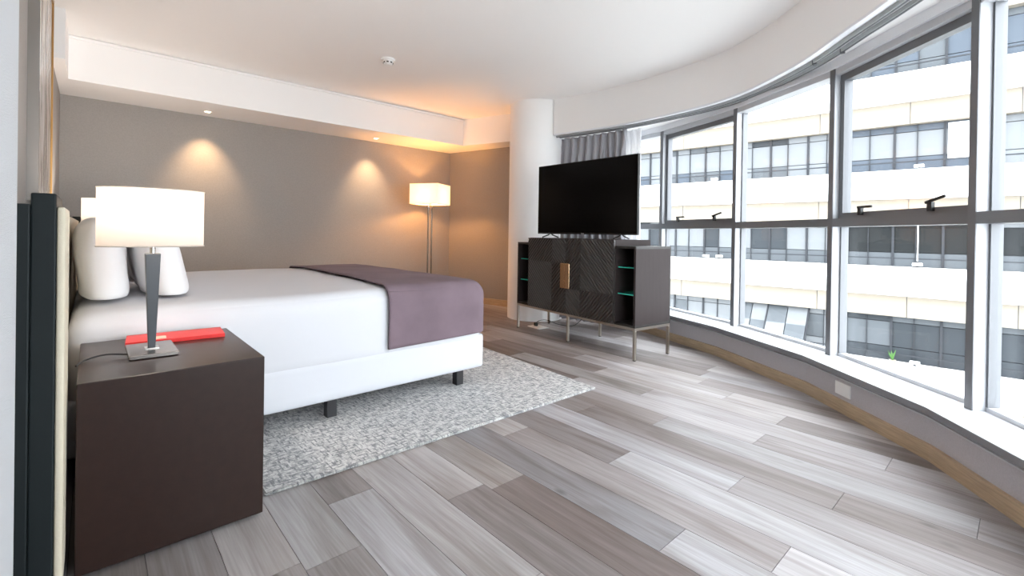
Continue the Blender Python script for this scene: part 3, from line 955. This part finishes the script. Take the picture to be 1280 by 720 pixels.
obj('bulb', LA([(0, 1.386), (.02, 1.39), (.026, 1.41), (.018, 1.43), (0, 1.436)], (FLX, FLY, 0), 16), 'bulb', fl, smooth=True)
obj('socket', LA([(0, 1.36), (.015, 1.36), (.015, 1.39), (0, 1.39)], (FLX, FLY, 0), 14), 'nickel', fl)
l = bpy.data.lights.new('lamp_light', 'POINT'); l.energy = 17; l.color = (1, .44, .12); l.shadow_soft_size = .035
lo_ = bpy.data.objects.new('lamp_light', l); COL.objects.link(lo_); lo_.parent = fl; lo_.location = (0, 0, 1.465)

# downlights in the soffit
for x, lab in ((.863, 'small recessed downlight in the soffit, nearer the table lamp'), (2.68, 'small recessed downlight in the soffit, nearer the floor lamp')):
    t = tag(empty('downlight', (x, 5.585, SOF)), lab, 'downlight', 'downlights in the soffit')
    obj('ring', LA([(.026, -.0005), (.04, -.0005), (.04, -.006), (.03, -.008), (.026, -.004)], (x, 5.585, SOF), 28), 'detector_white', t, smooth=True, angle=40)
    obj('lens', LA([(0, -.0008), (.026, -.0008), (.026, -.003), (0, -.003)], (x, 5.585, SOF), 24), 'lens_glow', t) if 'lens_glow' in MATS else obj('lens', LA([(0, -.0008), (.026, -.0008), (.026, -.003), (0, -.003)], (x, 5.585, SOF), 24), mat('lens_glow', (255, 240, 215), .4, emit=((255, 228, 180), 14.)).name, t)
    l = bpy.data.lights.new('downlight_beam', 'SPOT'); l.energy = 34; l.color = (1, .64, .34); l.spot_size = math.radians(72); l.spot_blend = 1.; l.shadow_soft_size = .02
    lo_ = bpy.data.objects.new('downlight_beam', l); COL.objects.link(lo_); lo_.parent = t; lo_.location = (0, 0, -.02)
    lo_.rotation_euler = (math.radians(14), 0, 0)

# smoke detector
sd = tag(empty('smoke_detector', (1.96, 3.86, CEIL)), 'round white smoke detector on the ceiling', 'smoke detector')
obj('base', LA([(0, -.0005), (.062, -.0005), (.062, -.012), (.056, -.018), (0, -.018)], (1.96, 3.86, CEIL), 36), 'detector_white', sd, smooth=True, angle=40)
hd = obj('head', LA([(.044, -.017), (.046, -.03), (.036, -.046), (.02, -.052), (0, -.053)], (1.96, 3.86, CEIL), 36), 'detector_white', sd, smooth=True, angle=40)
for k in range(8):
    a = k * math.pi / 4 + .2
    Mv = Matrix.Translation((1.96, 3.86, CEIL - .036)) @ Matrix.Rotation(a, 4, 'Z')
    bm = bmesh.new(); box(bm, .036, .045, -.009, .009, -.004, .005, M=Mv)
    obj('vent_slot', bm, 'plastic_black', hd)

# ------------------------------------------------------------------ console and television
CR = Vector((3.212, 2.081))
ang = math.atan2(3.637 - 2.081, 3.392 - 3.212)
con = tag(empty('sideboard', (CR.x, CR.y, 0), ang), 'dark sideboard with ridged doors, brass pull and open glass-shelved ends', 'sideboard')
LN, DP, FZ = 1.59, .45, .262                # local x: along the front from the near end, local y: towards the room
def cbox(*a, **k): return BX(*a, **k)
TH = .02
for (xa, xb, sgn) in ((0., .212, 1), (LN - .212, LN, -1)):
    wb_ = bmesh.new()
    box(wb_, xa, xb, -DP, 0, FZ, FZ + TH)
    box(wb_, xa, xb, -DP, 0, .915 - TH, .915)
    box(wb_, xa, xb, -DP, -DP + .012, FZ + TH, .915 - TH)
    obj('end_unit', wb_, 'console_dark', con, local=True)
    xs = (xa, xa + TH) if sgn > 0 else (xb - TH, xb)
    obj('side_panel', BX(xs[0], xs[1], -DP + .0125, 0, FZ + TH, .915 - TH), 'console_side', con, local=True)
    for zz in (.515, .735):
        x0_, x1_ = (xa + TH, xb) if sgn > 0 else (xa, xb - TH)
        obj('glass_shelf', BX(x0_ + .001, x1_ - .001, -DP + .014, -.03, zz, zz + .008), 'glass_shelf', con, local=True)
obj('cabinet', BX(.213, LN - .213, -DP, -.001, FZ, .966, bev=.002), 'console_side', con, local=True)
def ridges(x0, x1, z0, z1, sgn, y0):
    bm = bmesh.new()
    per, hwid, hh = .0262, .0115, .009
    reg = [(x0, z0), (x1, z0), (x1, z1), (x0, z1)]
    s2 = math.sqrt(.5)
    cs = [(sgn * x - z) * s2 for x in (x0, x1) for z in (z0, z1)]
    k = math.floor(min(cs) / per)
    while k * per < max(cs) + per:
        c0 = k * per
        for a, b in ((-hwid, 0), (0, hwid)):
            q = []
            for (dd, tt) in ((a, -3), (b, -3), (b, 3), (a, 3)):
                c_ = c0 + dd
                # coordinates along n=(sgn,-1)/sqrt2 and t=(1,sgn)/sqrt2
                q.append((sgn * s2 * c_ + s2 * tt, -s2 * c_ + sgn * s2 * tt))
            area = sum(q[e][0] * q[(e + 1) % 4][1] - q[(e + 1) % 4][0] * q[e][1] for e in range(4))
            if area < 0: q = q[::-1]
            pl_ = clip_poly(q, reg)
            if len(pl_) < 3: continue
            vs = []
            for (px, pz) in pl_:
                dist = abs((sgn * px - pz) * s2 - c0)
                vs.append(bm.verts.new((px, y0 + hh * max(0, 1 - dist / hwid), pz)))
            try: bm.faces.new(vs)
            except ValueError: pass
        k += 1
    bmesh.ops.remove_doubles(bm, verts=bm.verts, dist=.0002)
    return bm
DZ0, DZ1, XM = FZ + .002, .964, LN / 2 + .005
cols = {'near': ((.216, .606, -1, .503), (.606, XM - .0015, 1, .503)), 'far': ((XM + .0015, .998, -1, .735), (.998, LN - .216, 1, .735))}
# local x grows to the left in the picture, so the slant signs are mirrored
for key, cc in cols.items():
    xa = min(c[0] for c in cc); xb = max(c[1] for c in cc)
    dr = obj('door', BX(xa, xb, 0, .02, DZ0, DZ1, bev=.001), 'ridge_dark', con, local=True)
    for (x0_, x1_, s_, zs) in cc:
        if key == 'near':
            up, lo = (1, -1) if s_ == -1 else (-1, 1)
        else:
            up, lo = (1, -1) if s_ == -1 else (-1, 1)
        if key == 'far' :
            up, lo = (1, -1) if s_ == -1 else (-1, 1)
        a_ = ridges(x0_ + .002, x1_ - .002, zs + .001, DZ1 - .002, up, .0201)
        b_ = ridges(x0_ + .002, x1_ - .002, DZ0 + .002, zs - .001, lo, .0201)
        obj('ridged_panel', a_, 'ridge_dark', dr, local=True)
        obj('ridged_panel', b_, 'ridge_dark', dr, local=True)
    # half of the brass pull on each door
    hx0, hx1 = (XM - .062, XM - .001) if key == 'near' else (XM + .001, XM + .062)
    hbm = BX(hx0, hx1, .021, .04, .5, .735, bev=.004)
    obj('brass_pull', hbm, 'brass', dr, local=True)
fb_ = bmesh.new()
s_ = .022
for (x0_, x1_, y0_, y1_) in ((0, LN, -s_, 0), (0, LN, -DP, -DP + s_), (0, s_, -DP + s_, -s_), (LN - s_, LN, -DP + s_, -s_)):
    box(fb_, x0_, x1_, y0_, y1_, FZ - s_, FZ - .0005)
obj('metal_frame', fb_, 'nickel', con, local=True)
for x in (s_ / 2, LN / 2, LN - s_ / 2):
    for y in (-s_ / 2, -DP + s_ / 2):
        lg = obj('leg', BX(x - s_ / 2, x + s_ / 2, y - s_ / 2, y + s_ / 2, .006, FZ - s_, bev=.002), 'nickel', con, local=True)
        obj('foot_pad', BX(x - s_ / 2 + .002, x + s_ / 2 - .002, y - s_ / 2 + .002, y + s_ / 2 - .002, .0005, .0065), 'plastic_black', lg, local=True)

tv = tag(empty('television', (3.478, 2.845, .966)), 'large flat black television standing on the sideboard', 'television')
TY0, TY1, TZ0, TZ1, TX = 2.246, 3.447, 1.006, 1.71, 3.478
obj('housing', BX(TX, TX + .03, TY0, TY1, TZ0, TZ1, bev=.004), 'tv_black', tv)
obj('rear_cover', BX(TX + .03, TX + .07, TY0 + .15, TY1 - .15, TZ0 + .03, TZ0 + .42, bev=.012), 'tv_black', tv)
obj('screen', BX(TX - .002, TX + .004, TY0 + .008, TY1 - .008, TZ0 + .016, TZ1 - .008), 'tv_screen', tv)
obj('logo', BX(TX - .0025, TX, 2.83, 2.865, TZ0 + .004, TZ0 + .011), 'tv_logo', tv)
for y in (TY0 + .17, TY1 - .17):
    ft = bmesh.new()
    for s in (-1, 1):
        tube(ft, [(TX + .015, y, TZ0 + .012), (TX + .015 + s * .03, y, TZ0 - .008), (TX + .015 + s * .115, y, .9735)], .007, 8)
    obj('foot', ft, 'plastic_black', tv, smooth=True, angle=40)

# floor socket with plug under the console, socket on the window wall
fp = tag(empty('floor_socket', (3.57, 3.52, 0)), 'white floor socket plate with black plug beside the column', 'socket')
Rf2 = Matrix.Translation((3.575, 3.515, 0)) @ Matrix.Rotation(-.12, 4, 'Z')
bm = bmesh.new(); box(bm, -.07, .07, -.1, .1, .0005, .008, bev=.002, M=Rf2); obj('plate', bm, 'plate_white', fp)
bm = bmesh.new(); box(bm, -.015, .015, .02, .06, .008, .045, bev=.006, M=Rf2); obj('plug', bm, 'plastic_black', fp)
obj('cable', TU(catmull([(3.578, 3.555, .04), (3.585, 3.5, .075), (3.62, 3.42, .085), (3.68, 3.3, .05), (3.74, 3.15, .06), (3.76, 3.0, .2)], 8), .0035, 6), 'cable_black', fp, smooth=True)
d_, n_ = bay_n(4)
pS = RING[4] + d_ * .34
sk = tag(empty('wall_socket', (pS.x, pS.y, .13)), 'blank white socket plate on the grey wall under the window sill', 'socket')
Rs = Matrix.Translation((pS.x, pS.y, .135)) @ Matrix(((d_.x, -n_.x, 0, 0), (d_.y, -n_.y, 0, 0), (0, 0, 1, 0), (0, 0, 0, 1)))
bm = bmesh.new(); box(bm, -.06, .06, 0, .008, -.037, .037, bev=.002, M=Rs); obj('plate', bm, 'plate_white', sk)
bm = bmesh.new(); box(bm, -.052, .052, .0078, .0095, -.03, .03, M=Rs); obj('cover', bm, 'plate_white', sk)

# ------------------------------------------------------------------ curtains
def curtain(name, pts, zt, zb, amp, pleats, m, label, band):
    C = catmull(pts, 40)
    P = [Vector(p[:2]) for p in C]
    L_ = [0]
    for a, b in zip(P, P[1:]): L_.append(L_[-1] + (b - a).length)
    n = pleats * 12
    rows = [zt, zt - .03, zt - .06, zt - .09, zt - band, zt - band - .06, zt - .3, zt - .6, zt - 1.0, (zt + zb) / 2 - .2, zb + .3, zb]
    bm = bmesh.new(); G = []
    rr = random.Random(5)
    ph = [rr.uniform(-.5, .5) for _ in range(pleats + 2)]
    for zi, z in enumerate(rows):
        g = []
        for k in range(n + 1):
            s = L_[-1] * k / n
            j = max(i for i in range(len(L_)) if L_[i] <= s + 1e-9); j = min(j, len(P) - 2)
            t = (s - L_[j]) / max(1e-9, L_[j + 1] - L_[j])
            p = P[j].lerp(P[j + 1], t); tt = (P[j + 1] - P[j]).normalized(); nn_ = Vector((-tt.y, tt.x))
            u = k / n * pleats
            tight = zi < 5
            w = math.sin(2 * math.pi * u + ph[int(u)] * (0 if tight else 1.2)) + (.35 * math.sin(4 * math.pi * u + 1 + z * 2) if not tight else .3 * math.sin(6 * math.pi * u + z * 40))
            a_ = amp * (.55 if tight else (.85 + .15 * math.sin(z * 3 + u)))
            q = p + nn_ * a_ * w
            g.append(bm.verts.new((q.x, q.y, z)))
        G.append(g)
    for a, b in zip(G, G[1:]):
        for k in range(n): bm.faces.new((a[k], a[k + 1], b[k + 1], b[k]))
    o = obj(name, bm, m, None, smooth=True)
    md_ = o.modifiers.new('cloth', 'SOLIDIFY'); md_.thickness = .003
    tag(o, label, 'curtain')
    return o
curtain('curtain', [(4.075, 3.672), (4.13, 3.36), (4.16, 3.08), (4.155, 2.83)], BULK - .03, .03, .034, 9, 'curtain_grey', 'grey pleated curtain drawn back behind the television', .16)
curtain('sheer_curtain', [(4.235, 3.1), (4.245, 2.9), (4.225, 2.7)], BULK - .03, .02, .022, 5, 'sheer_white', 'white sheer curtain bunched beside the grey curtain', .1)
